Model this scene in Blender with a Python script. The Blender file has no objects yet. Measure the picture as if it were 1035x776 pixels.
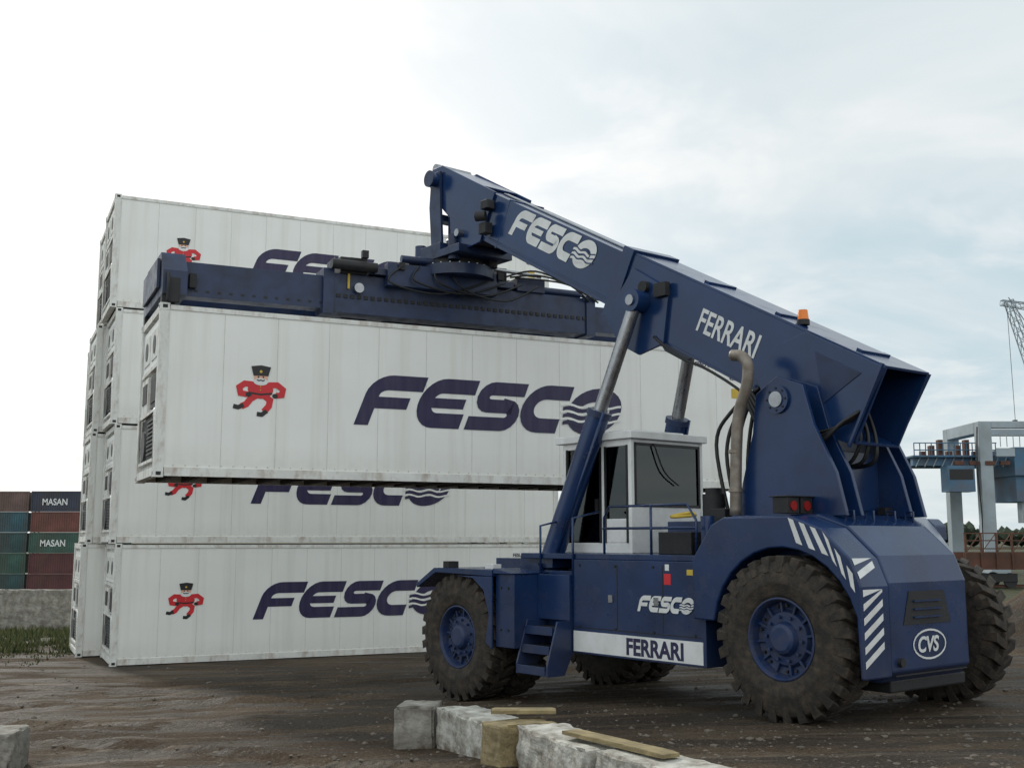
import bpy, bmesh, math, random
from mathutils import Vector, Matrix, noise
random.seed(7)
rad=math.radians
scene=bpy.context.scene
scene.view_settings.view_transform='Standard'
scene.view_settings.look='None'
scene.view_settings.exposure=0
COL=scene.collection
# ------------------------------------------------------------ materials
def new_mat(name):
    m=bpy.data.materials.new(name); m.use_nodes=True
    nt=m.node_tree; b=nt.nodes['Principled BSDF']
    return m,nt,b
def N(nt,t,**k):
    n=nt.nodes.new(t)
    for a,v in k.items(): setattr(n,a,v)
    return n
def c4(c): return (c[0],c[1],c[2],1)
def paint(name,col,rough=.5,metal=0.,var=.25,scale=2.5,dirt=None,amt=.4,dscale=(1,1,1),low=None,bump=.15,bscale=30,spec=.5,thr=.42):
    m,nt,b=new_mat(name); L=nt.links.new
    tc=N(nt,'ShaderNodeTexCoord')
    n1=N(nt,'ShaderNodeTexNoise'); n1.inputs['Scale'].default_value=scale; n1.inputs['Detail'].default_value=3
    L(tc.outputs['Object'],n1.inputs['Vector'])
    mr=N(nt,'ShaderNodeMapRange'); mr.inputs[1].default_value=.3; mr.inputs[2].default_value=.7; mr.inputs[3].default_value=1-var; mr.inputs[4].default_value=1+var*.4
    L(n1.outputs[0],mr.inputs[0])
    mx=N(nt,'ShaderNodeMixRGB',blend_type='MULTIPLY'); mx.inputs[0].default_value=1; mx.inputs[1].default_value=c4(col)
    L(mr.outputs[0],mx.inputs[2]); out=mx.outputs[0]
    rout=None
    if dirt:
        mp=N(nt,'ShaderNodeMapping'); mp.inputs['Scale'].default_value=dscale
        L(tc.outputs['Object'],mp.inputs['Vector'])
        n2=N(nt,'ShaderNodeTexNoise'); n2.inputs['Scale'].default_value=scale*1.6; n2.inputs['Detail'].default_value=5; n2.inputs['Roughness'].default_value=.65
        L(mp.outputs[0],n2.inputs['Vector'])
        m2=N(nt,'ShaderNodeMapRange'); m2.inputs[1].default_value=thr; m2.inputs[2].default_value=thr+.3; m2.inputs[3].default_value=0; m2.inputs[4].default_value=amt
        L(n2.outputs[0],m2.inputs[0]); fac=m2.outputs[0]
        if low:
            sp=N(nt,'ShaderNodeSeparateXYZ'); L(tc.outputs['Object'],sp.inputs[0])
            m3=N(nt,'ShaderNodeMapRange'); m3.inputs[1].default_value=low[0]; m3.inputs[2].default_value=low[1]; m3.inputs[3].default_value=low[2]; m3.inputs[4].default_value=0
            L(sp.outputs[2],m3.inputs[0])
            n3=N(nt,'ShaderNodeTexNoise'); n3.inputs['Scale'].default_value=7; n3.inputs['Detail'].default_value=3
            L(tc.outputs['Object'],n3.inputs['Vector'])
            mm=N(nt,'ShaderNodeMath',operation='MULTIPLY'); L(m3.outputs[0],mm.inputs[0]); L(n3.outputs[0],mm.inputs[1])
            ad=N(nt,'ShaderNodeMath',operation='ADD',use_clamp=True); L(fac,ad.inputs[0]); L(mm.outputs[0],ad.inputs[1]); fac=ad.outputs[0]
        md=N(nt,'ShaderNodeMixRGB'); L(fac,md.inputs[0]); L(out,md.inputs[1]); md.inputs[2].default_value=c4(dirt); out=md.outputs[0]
        mr2=N(nt,'ShaderNodeMapRange'); mr2.inputs[3].default_value=rough; mr2.inputs[4].default_value=.9; L(fac,mr2.inputs[0]); rout=mr2.outputs[0]
    L(out,b.inputs['Base Color'])
    if rout: L(rout,b.inputs['Roughness'])
    else: b.inputs['Roughness'].default_value=rough
    b.inputs['Metallic'].default_value=metal
    b.inputs['Specular IOR Level'].default_value=spec
    if bump>0:
        n4=N(nt,'ShaderNodeTexNoise'); n4.inputs['Scale'].default_value=bscale; n4.inputs['Detail'].default_value=2
        L(tc.outputs['Object'],n4.inputs['Vector'])
        bp=N(nt,'ShaderNodeBump'); bp.inputs['Strength'].default_value=bump; bp.inputs['Distance'].default_value=.02
        L(n4.outputs[0],bp.inputs['Height']); L(bp.outputs[0],b.inputs['Normal'])
    return m
DUST=(.080,.064,.050)
M_blue=paint('machine_blue_paint',(.0085,.030,.102),.24,0,.3,1.8,DUST,.20,low=(.9,2.4,.5),bump=.07,bscale=4,thr=.52)
M_blue2=paint('boom_blue_paint',(.010,.034,.112),.20,0,.25,1.3,(.05,.07,.10),.18,bump=.07,bscale=4,thr=.5)
M_spr=paint('spreader_blue_paint',(.008,.026,.085),.38,0,.35,2.5,(.035,.03,.028),.4,bump=.1,bscale=8)
M_dark=paint('dark_steel',(.012,.013,.016),.6,0,.3,5,(.05,.042,.035),.35)
M_black=paint('black_rubber_hose',(.010,.010,.011),.5,0,.2,8,bump=.05)
M_tire=paint('tyre_rubber',(.015,.0135,.012),.82,0,.3,5,(.090,.066,.046),.65,low=(-2,2.0,.25),bump=.35,bscale=30,thr=.40)
M_rim=paint('rim_blue',(.009,.030,.105),.5,0,.3,4,DUST,.5,bump=.1)
M_white=paint('machine_white_paint',(.74,.75,.75),.45,0,.10,3,(.4,.37,.32),.3,bump=.04)
M_chrome=paint('cylinder_rod_steel',(.36,.37,.39),.25,.9,.15,5,(.25,.25,.25),.3,bump=.02)
M_exh=paint('exhaust_steel',(.27,.24,.21),.5,.6,.35,6,(.18,.13,.09),.6,bump=.1)
M_red=paint('lamp_red_lens',(.30,.015,.012),.25,0,.1,5,bump=0)
M_amber=paint('amber_beacon',(.85,.22,.02),.2,0,.1,5,bump=0)
M_cont=paint('container_white_paint',(.82,.83,.80),.42,0,.04,.9,(.50,.46,.39),.26,dscale=(3,3,.14),low=(0,.6,.45),bump=.35,bscale=1.3,spec=.4,thr=.48)
M_cfr=paint('container_frame_paint',(.74,.75,.72),.55,0,.12,3,(.28,.16,.09),.7,dscale=(1,1,.5),bump=.1,spec=.3,thr=.47)
M_seam=paint('container_seam',(.60,.61,.59),.7,0,.2,4,(.35,.3,.25),.4,bump=0)
M_under=paint('container_underside',(.04,.036,.032),.8,0,.3,3,(.07,.05,.035),.5)
M_grille=paint('reefer_grille',(.06,.065,.07),.6,0,.3,6,(.2,.18,.15),.4)
M_navy=paint('logo_navy',(.016,.012,.062),.5,0,.12,2,(.25,.24,.24),.10,dscale=(2,2,.2),bump=0)
M_lred=paint('mascot_red',(.60,.02,.03),.5,0,.1,3,bump=0)
M_lblack=paint('mascot_black',(.015,.013,.015),.5,0,.1,3,bump=0)
M_skin=paint('mascot_face',(.75,.42,.30),.6,0,.05,3,bump=0)
M_conc=paint('weathered_concrete',(.33,.315,.28),.9,0,.4,3.5,(.10,.08,.06),.85,low=(0,.3,.8),bump=.9,bscale=18)
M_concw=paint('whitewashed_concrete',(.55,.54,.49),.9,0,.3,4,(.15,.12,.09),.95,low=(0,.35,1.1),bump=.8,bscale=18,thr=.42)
M_wood=paint('weathered_timber',(.30,.235,.12),.85,0,.4,5,(.10,.075,.045),.6,dscale=(.3,6,6),bump=.8,bscale=14)
M_yel=paint('yellow_fitting',(.6,.42,.05),.5,0,.2,5,bump=0)
def glass():
    m,nt,b=new_mat('cab_glass'); L=nt.links.new
    nt.nodes.remove(b); o=nt.nodes['Material Output']
    t=N(nt,'ShaderNodeBsdfTransparent'); t.inputs[0].default_value=(.20,.27,.26,1)
    g=N(nt,'ShaderNodeBsdfGlossy'); g.inputs['Roughness'].default_value=.03; g.inputs[0].default_value=(.8,.85,.85,1)
    f=N(nt,'ShaderNodeFresnel'); f.inputs[0].default_value=1.7
    x=N(nt,'ShaderNodeMixShader'); L(f.outputs[0],x.inputs[0]); L(t.outputs[0],x.inputs[1]); L(g.outputs[0],x.inputs[2]); L(x.outputs[0],o.inputs[0])
    return m
M_glass=glass()
# ------------------------------------------------------------ mesh builder
class MB:
    def __init__(s,xf=None): s.v=[];s.f=[];s.m=[];s.sm=[];s.mats=[];s.xf=xf
    def add(s,vs,fs,mat,smooth=False):
        o=len(s.v)
        for p in vs:
            p=Vector(p)
            if s.xf is not None: p=s.xf@p
            s.v.append(p)
        if mat not in s.mats: s.mats.append(mat)
        mi=s.mats.index(mat)
        for f in fs: s.f.append([o+i for i in f]); s.m.append(mi); s.sm.append(smooth)
    def hexa(s,p,mat):
        s.add(p,[(0,1,2,3),(7,6,5,4),(0,4,5,1),(1,5,6,2),(2,6,7,3),(3,7,4,0)],mat)
    def box(s,x0,x1,y0,y1,z0,z1,mat):
        s.hexa([(x0,y0,z0),(x1,y0,z0),(x1,y1,z0),(x0,y1,z0),(x0,y0,z1),(x1,y0,z1),(x1,y1,z1),(x0,y1,z1)],mat)
    def prism(s,pts,y0,y1,mat,fn=None,pts2=None):
        fn=fn or (lambda a,b,y:(a,y,b)); n=len(pts); pts2=pts2 or pts
        vs=[fn(a,b,y0) for a,b in pts]+[fn(a,b,y1) for a,b in pts2]
        fs=[list(range(n)),list(range(2*n-1,n-1,-1))]+[(i,(i+1)%n,n+(i+1)%n,n+i) for i in range(n)]
        s.add(vs,fs,mat)
    def cyl(s,p0,p1,r,mat,r1=None,n=18,cap=True):
        p0=Vector(p0);p1=Vector(p1); r1=r if r1 is None else r1
        d=(p1-p0).normalized(); a=d.orthogonal().normalized(); b=d.cross(a)
        vs=[]
        for P,R in((p0,r),(p1,r1)):
            for i in range(n):
                t=2*math.pi*i/n; vs.append(P+a*R*math.cos(t)+b*R*math.sin(t))
        s.add(vs,[(i,(i+1)%n,n+(i+1)%n,n+i) for i in range(n)],mat,n>6)
        if cap: s.add(vs,[list(range(n)),list(range(2*n-1,n-1,-1))],mat)
    def tube(s,pts,r,mat,n=8,sub=6):
        P=[Vector(p) for p in pts]; Q=[]
        if sub>1 and len(P)>2:
            for i in range(len(P)-1):
                a=P[max(i-1,0)];b=P[i];c=P[i+1];d=P[min(i+2,len(P)-1)]
                for k in range(sub):
                    t=k/sub
                    Q.append(.5*((2*b)+(c-a)*t+(2*a-5*b+4*c-d)*t*t+(3*b-a-3*c+d)*t**3))
            Q.append(P[-1])
        else: Q=P
        up=None; vs=[]
        for i,q in enumerate(Q):
            d=(Q[min(i+1,len(Q)-1)]-Q[max(i-1,0)]).normalized()
            if up is None: up=d.orthogonal().normalized()
            up=(up-d*up.dot(d)).normalized(); b=d.cross(up)
            for k in range(n):
                t=2*math.pi*k/n; vs.append(q+up*r*math.cos(t)+b*r*math.sin(t))
        fs=[]
        for i in range(len(Q)-1):
            for k in range(n): fs.append((i*n+k,i*n+(k+1)%n,(i+1)*n+(k+1)%n,(i+1)*n+k))
        fs.append(list(range(n))); fs.append([len(vs)-1-k for k in range(n)])
        s.add(vs,fs,mat,True)
    def lathe(s,prof,c,mat,side=1,n=48,smooth=True):
        vs=[]
        for r,y in prof:
            for i in range(n):
                t=2*math.pi*i/n; vs.append((c[0]+r*math.cos(t),c[1]+side*y,c[2]+r*math.sin(t)))
        fs=[]
        for j in range(len(prof)-1):
            for i in range(n): fs.append((j*n+i,j*n+(i+1)%n,(j+1)*n+(i+1)%n,(j+1)*n+i))
        s.add(vs,fs,mat,smooth)
    def mesh(s,name,recalc=True):
        me=bpy.data.meshes.new(name); me.from_pydata([tuple(v) for v in s.v],[],s.f)
        for m in s.mats: me.materials.append(m)
        for p,mi,sm in zip(me.polygons,s.m,s.sm): p.material_index=mi; p.use_smooth=sm
        if recalc:
            bm=bmesh.new(); bm.from_mesh(me); bmesh.ops.recalc_face_normals(bm,faces=bm.faces); bm.to_mesh(me); bm.free()
        return me
    def obj(s,name,parent=None,bevel=0,recalc=True):
        o=bpy.data.objects.new(name,s.mesh(name,recalc)); COL.objects.link(o)
        if parent: o.parent=parent
        if bevel:
            b=o.modifiers.new('bevel','BEVEL'); b.width=bevel; b.segments=2; b.limit_method='ANGLE'; b.angle_limit=rad(35)
        return o
def empty(name,mat=None):
    e=bpy.data.objects.new(name,None); e.empty_display_size=.3; COL.objects.link(e)
    if mat is not None: e.matrix_world=mat
    return e
def text(parent,name,s,size,org,xd,yd,mat,sx=1,shear=0,off=0,extr=.002,align='LEFT'):
    cu=bpy.data.curves.new(name,'FONT'); cu.body=s; cu.size=size; cu.shear=shear; cu.offset=off; cu.extrude=extr; cu.align_x=align
    cu.materials.append(mat)
    o=bpy.data.objects.new(name,cu); COL.objects.link(o); o.parent=parent
    x=Vector(xd).normalized(); y=Vector(yd).normalized(); z=x.cross(y)
    M=Matrix((( x.x*sx,y.x,z.x,org[0]),(x.y*sx,y.y,z.y,org[1]),(x.z*sx,y.z,z.z,org[2]),(0,0,0,1)))
    o.matrix_local=M
    return o
def ribbon(mb,pts,w,mat,fn,d,closed=False):
    P=[Vector((a,b)) for a,b in pts]; n=len(P); Lp=[];Rp=[]
    for i in range(n):
        if closed: a=P[i-1];c=P[(i+1)%n]
        else: a=P[max(i-1,0)];c=P[min(i+1,n-1)]
        d1=(P[i]-a); d2=(c-P[i])
        if d1.length<1e-6:d1=d2
        if d2.length<1e-6:d2=d1
        d1=d1.normalized();d2=d2.normalized()
        n1=Vector((-d1.y,d1.x));n2=Vector((-d2.y,d2.x)); m=(n1+n2).normalized(); k=w/2/max(m.dot(n1),.5)
        Lp.append(P[i]+m*k);Rp.append(P[i]-m*k)
    vs=[fn(p.x,p.y,d) for p in Lp]+[fn(p.x,p.y,d) for p in Rp]
    fs=[(i,i+1,n+i+1,n+i) for i in range(n-1)]
    if closed: fs.append((n-1,0,n,2*n-1))
    mb.add(vs,fs,mat)
def poly(mb,pts,mat,fn,d): mb.add([fn(a,b,d) for a,b in pts],[list(range(len(pts)))],mat)
def arc(cx,cy,rx,ry,a0,a1,n=7):
    return [(cx+rx*math.cos(rad(a0+(a1-a0)*i/(n-1))),cy+ry*math.sin(rad(a0+(a1-a0)*i/(n-1)))) for i in range(n)]
def logo(mb,x0,z0,W,H,ink,gap,place):
    sh=.40; U=6.3
    def mk(ox):
        def f(x,z,d):
            X=(ox+x+sh*z)/U*W; return place(x0+X,z0+z*H,d)
        return f
    w=.30; e=.0012; tp=1-w/2; bt=w/2
    f=mk(0)
    ribbon(mb,[(1.26,tp),(.52,tp)]+arc(.52,.6,.32,tp-.6,90,180,7)+[(.20,.0)],w,ink,f,e)
    ribbon(mb,[(.22,.45),(1.04,.45)],.23,ink,f,2*e)
    f=mk(1.22)
    ribbon(mb,[(1.22,tp),(.5,tp)]+arc(.5,.5,.33,tp-.5,90,270,14)+[(.5,bt),(1.12,bt)],w,ink,f,3*e)
    ribbon(mb,[(.2,.5),(1.06,.5)],.20,ink,f,4*e)
    f=mk(2.40)
    ribbon(mb,[(1.2,tp+.01),(.44,tp+.01)]+arc(.44,.68,.19,tp-.67,90,270,9)+[(.88,.5)]+arc(.88,.32,.19,.185,90,-90,9)+[(.06,.135)],.275,ink,f,5*e)
    f=mk(3.60)
    ribbon(mb,[(1.12,tp),(.55,tp)]+arc(.55,.5,.38,tp-.5,90,270,14)+[(1.02,bt)],w,ink,f,6*e)
    f=mk(4.74)
    ribbon(mb,arc(.68,.5,.53,.355,0,345,26),.29,ink,f,7*e,True)
    for k,zz in enumerate((.60,.45,.30)):
        wv=[(-.20+k*.05+i*.08,zz+.03*math.sin(i*.75)) for i in range(20)]
        ribbon(mb,wv,.05,gap,f,(8+k)*e)
        wv=[(-.12+k*.05+i*.075,zz-.075+.03*math.sin(i*.75)) for i in range(16)]
        ribbon(mb,wv,.08,ink,f,(11+k)*e)
def mascot(mb,x0,z0,S,place):
    f=lambda x,z,d:place(x0+x*S,z0+z*S,d); e=.0012
    ribbon(mb,[(.40,.42),(.26,.33),(.18,.22),(.08,.17)],.13,M_lred,f,e)
    ribbon(mb,[(.52,.42),(.66,.32),(.64,.20),(.54,.08)],.13,M_lred,f,e)
    ribbon(mb,[(.13,.20),(.02,.15),(-.08,.17)],.09,M_lblack,f,2*e); ribbon(mb,[(.60,.10),(.50,.02),(.40,.03)],.09,M_lblack,f,2*e)
    poly(mb,arc(.46,.53,.26,.19,0,345,20),M_lred,f,3*e)
    ribbon(mb,[(.30,.63),(.14,.64),(.03,.56),(.06,.44),(.20,.42)],.12,M_lred,f,4*e)
    ribbon(mb,[(.62,.63),(.80,.64),(.92,.55),(.90,.44),(.78,.42)],.12,M_lred,f,5*e)
    poly(mb,arc(.22,.42,.06,.05,0,330,10),M_lblack,f,6*e); poly(mb,arc(.76,.41,.06,.05,0,330,10),M_lblack,f,6*e)
    ribbon(mb,[(.22,.46),(.46,.43),(.70,.46)],.035,M_lblack,f,6.5*e)
    for zz in(.52,.59): poly(mb,arc(.46,zz,.015,.015,0,300,6),M_yel,f,6.5*e)
    poly(mb,arc(.46,.76,.14,.12,0,345,16),M_skin,f,7*e)
    poly(mb,arc(.46,.69,.15,.075,0,345,14),M_white,f,8*e)
    ribbon(mb,[(.38,.73),(.42,.71),(.46,.725),(.50,.71),(.54,.73)],.025,M_lblack,f,9*e)
    poly(mb,[(.31,.81),(.61,.81),(.66,1.0),(.46,1.03),(.26,1.0)],M_lblack,f,9*e)
    poly(mb,arc(.41,.785,.018,.02,0,315,8),M_lblack,f,9*e); poly(mb,arc(.51,.785,.018,.02,0,315,8),M_lblack,f,9*e)
    poly(mb,arc(.46,.90,.03,.03,0,315,8),M_yel,f,10*e)
# ------------------------------------------------------------ camera
CAMZ=3.0; PITCH=rad(7.91)
cam=bpy.data.cameras.new('camera'); cam.lens=39.3; cam.sensor_width=36; cam.clip_end=9000; cam.clip_start=.1
co=bpy.data.objects.new('camera',cam); COL.objects.link(co); co.location=(0,0,CAMZ); co.rotation_euler=(math.pi/2+PITCH,0,0)
scene.camera=co
# ------------------------------------------------------------ ground
def sst(a,b,x):
    t=max(0,min(1,(x-a)/(b-a))); return t*t*(3-2*t)
def gh(x,y):
    u=-.6225*x+.7826*y-8.18
    if u<0: z=.95+.25*(1-math.exp(u/12))
    elif u<14.6: z=.95-.06*u
    else: z=.074*math.exp(-(u-14.6)/1.0)
    z-=3.9*sst(46,110,y)*sst(5,-25,x)
    return z
RUTS=[(0.0,-.28,18.0,.25),(2.1,-.28,18.0,.25),(-3.0,.10,21.5,.3),(-1.0,.10,23.4,.3),(4.0,-.05,24.6,.3),(0,-.55,13.6,.2),(0,-.50,11.6,.2)]
def rut(x,y):
    r=0
    for i,(o,sl,y0,w) in enumerate(RUTS):
        yc=y0+sl*(x+2)+.5*math.sin(x*.28+i*1.7)+.12*math.sin(x*1.1+i)
        d=abs(y-yc)
        if d<w: r-=.05*(1-(d/w)**2)
        elif d<w*1.8: r+=.032*(1-((d-1.4*w)/(.4*w))**2)
    return r
def gn(x,y):
    if y>70 or abs(x)>60: return 0
    n=.05*noise.noise(Vector((x*.5,y*.5,0)))+.028*noise.noise(Vector((x*2.1,y*2.1,3)))
    t=noise.noise(Vector((x*.35+y*.1,y*2.2-x*.5,7))); n+=.035*t
    if abs(x)<14 and y<28: n+=rut(x,y)
    if y>24: n*=.3
    return n*(.3 if (x-3)**2+(y-16)**2<40 else 1)
def axis(segs):
    r=[]
    for a,b,st in segs:
        n=max(1,int(round((b-a)/st)))
        r+=[a+(b-a)*i/n for i in range(n)]
    r.append(segs[-1][1]); return r
xs=axis([(-4000,-400,900),(-400,-80,40),(-80,-24,4),(-24,-12,.5),(-12,12,.13),(12,24,.5),(24,80,4),(80,400,40),(400,4000,900)])
ys=axis([(-60,0,10),(0,6,1),(6,24,.11),(24,48,.4),(48,120,4),(120,500,40),(500,6000,700)])
V=[(x,y,gh(x,y)+gn(x,y)) for y in ys for x in xs]; nx=len(xs)
F=[(j*nx+i,j*nx+i+1,(j+1)*nx+i+1,(j+1)*nx+i) for j in range(len(ys)-1) for i in range(nx-1)]
me=bpy.data.meshes.new('ground'); me.from_pydata(V,[],F); me.polygons.foreach_set('use_smooth',[True]*len(F))
g=bpy.data.objects.new('ground',me); COL.objects.link(g)
def ground_mat(grassy=True):
    m,nt,b=new_mat('packed_dirt'); L=nt.links.new
    tc=N(nt,'ShaderNodeTexCoord')
    def ns(s,d,r=.6,sc=None):
        n=N(nt,'ShaderNodeTexNoise'); n.inputs['Scale'].default_value=s; n.inputs['Detail'].default_value=d; n.inputs['Roughness'].default_value=r
        if sc:
            mp=N(nt,'ShaderNodeMapping'); mp.inputs['Scale'].default_value=sc[:3]; mp.inputs['Rotation'].default_value=(0,0,rad(sc[3])); L(tc.outputs['Object'],mp.inputs[0]); L(mp.outputs[0],n.inputs['Vector'])
        else: L(tc.outputs['Object'],n.inputs['Vector'])
        return n.outputs[0]
    def rng(x,a,b_,c,d):
        r=N(nt,'ShaderNodeMapRange'); r.inputs[1].default_value=a; r.inputs[2].default_value=b_; r.inputs[3].default_value=c; r.inputs[4].default_value=d; L(x,r.inputs[0]); return r.outputs[0]
    def mix(f,a,b_,bt='MIX'):
        x=N(nt,'ShaderNodeMixRGB',blend_type=bt)
        for i,s in enumerate((f,a,b_)):
            if hasattr(s,'is_output'): L(s,x.inputs[i])
            elif isinstance(s,(int,float)): x.inputs[i].default_value=s
            else: x.inputs[i].default_value=c4(s)
        return x.outputs[0]
    c=mix(rng(ns(.35,4),.40,.60,0,1),(.070,.046,.028),(.135,.097,.064))
    damp=rng(ns(1.0,5,.65,sc=(.30,1.5,1,-12)),.46,.54,0,.9)
    c=mix(damp,c,(.030,.020,.013))
    c=mix(rng(ns(.8,5,.65,sc=(.22,2.6,1,12)),.55,.66,0,.75),c,(.20,.155,.112))
    c=mix(rng(ns(20,4,.7),.40,.66,0,.6),c,(.026,.020,.014))
    c=mix(rng(ns(34,2,.7),.56,.70,0,.6),c,(.22,.185,.145))
    vo=N(nt,'ShaderNodeTexVoronoi'); vo.inputs['Scale'].default_value=14; L(tc.outputs['Object'],vo.inputs['Vector'])
    st=rng(vo.outputs['Distance'],.10,.18,1,0)
    ms=N(nt,'ShaderNodeMath',operation='MULTIPLY'); L(st,ms.inputs[0]); L(rng(ns(2,2),.5,.6,0,.7),ms.inputs[1])
    c=mix(ms.outputs[0],c,(.20,.17,.14))
    if grassy:
        sp=N(nt,'ShaderNodeSeparateXYZ'); L(tc.outputs['Object'],sp.inputs[0])
        gy=rng(sp.outputs[1],31,36,0,1)
        gm=N(nt,'ShaderNodeMath',operation='MULTIPLY'); L(gy,gm.inputs[0]); L(rng(ns(.8,3),.42,.55,.2,.9),gm.inputs[1])
        c=mix(gm.outputs[0],c,(.045,.060,.022))
    L(c,b.inputs['Base Color'])
    L(rng(damp,0,.85,.95,.58),b.inputs['Roughness']); b.inputs['Specular IOR Level'].default_value=.2
    bp=N(nt,'ShaderNodeBump'); bp.inputs['Strength'].default_value=1.0; bp.inputs['Distance'].default_value=.09
    ad=N(nt,'ShaderNodeMath',operation='ADD'); L(ns(8,6,.75),ad.inputs[0]); L(ms.outputs[0],ad.inputs[1])
    L(ad.outputs[0],bp.inputs['Height']); L(bp.outputs[0],b.inputs['Normal'])
    return m
me.materials.append(ground_mat())
hv=[];hf=[];n1_,n2_=28,40
for j in range(n1_+1):
    for i in range(n2_):
        r=j/n1_; t=2*math.pi*i/n2_; x=14.3+r*4.6*math.cos(t); y=27.0+r*3.6*math.sin(t)
        h=2.0*(1-sst(0,1,r))*(1+.35*noise.noise(Vector((x*.6,y*.6,2))))+.12*noise.noise(Vector((x*2.5,y*2.5,4)))*(1-r)
        hv.append((x,y,gh(x,y)+h-.06*(r>.95)))
for j in range(n1_):
    for i in range(n2_): hf.append((j*n2_+i,j*n2_+(i+1)%n2_,(j+1)*n2_+(i+1)%n2_,(j+1)*n2_+i))
mh=bpy.data.meshes.new('dirt_heap'); mh.from_pydata(hv,[],hf); mh.polygons.foreach_set('use_smooth',[True]*len(hf)); mh.materials.append(ground_mat(False))
COL.objects.link(bpy.data.objects.new('dirt_heap',mh))
M_stone=paint('gravel_stone',(.15,.125,.10),.9,0,.5,3,bump=.2)
mb=MB()
ico=[(0,0,1),(.89,0,.45),(.28,.85,.45),(-.72,.53,.45),(-.72,-.53,.45),(.28,-.85,.45),(.72,.53,-.45),(-.28,.85,-.45),(-.89,0,-.45),(-.28,-.85,-.45),(.72,-.53,-.45),(0,0,-1)]
icf=[(0,1,2),(0,2,3),(0,3,4),(0,4,5),(0,5,1),(1,6,2),(2,7,3),(3,8,4),(4,9,5),(5,10,1),(2,6,7),(3,7,8),(4,8,9),(5,9,10),(1,10,6),(7,6,11),(8,7,11),(9,8,11),(10,9,11),(6,10,11)]
for i in range(5200):
    y=8.5+random.random()**1.5*19; x=random.uniform(-.5,.55)*y
    if i%3==0 and noise.noise(Vector((x*.6,y*.9,9)))<.05: continue
    r=random.choice((.01,.014,.018,.025,.045 if random.random()<.35 else .02))
    q=[(x+a*r*random.uniform(.7,1.3),y+b_*r*random.uniform(.7,1.3),gh(x,y)+gn(x,y)+c_*r*random.uniform(.4,.8)) for a,b_,c_ in ico]
    mb.add(q,icf,M_stone)
mb.obj('gravel',recalc=False)
def leaf_mat():
    m,nt,b=new_mat('grass_blades'); L=nt.links.new
    gi=N(nt,'ShaderNodeNewGeometry'); mr=N(nt,'ShaderNodeValToRGB')
    mr.color_ramp.elements[0].color=(.03,.055,.015,1); mr.color_ramp.elements[1].color=(.14,.14,.05,1)
    L(gi.outputs['Random Per Island'],mr.inputs[0]); L(mr.outputs[0],b.inputs['Base Color']); b.inputs['Roughness'].default_value=.8
    return m
MG=leaf_mat(); mb=MB()
def blades(n,x0,x1,y0,y1,h):
    for i in range(n):
        x=random.uniform(x0,x1); y=random.uniform(y0,y1)
        if noise.noise(Vector((x*.9,y*.9,5)))<-.12: continue
        z=gh(x,y)-.02; a=random.random()*6.28; w=.02+.02*random.random(); H=h*random.uniform(.4,1.2)
        dx,dy=math.cos(a)*w,math.sin(a)*w; lx,ly=random.uniform(-.5,.5)*H,random.uniform(-.5,.5)*H
        mb.add([(x-dx,y-dy,z),(x+dx,y+dy,z),(x+lx,y+ly,z+H)],[(0,1,2)],MG)
blades(12000,-22,-11.6,30.5,37.8,.22); blades(6000,13,32,31,44,.3); blades(900,-17,-11.5,26,31,.10)
mb.obj('grass',recalc=False)
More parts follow.
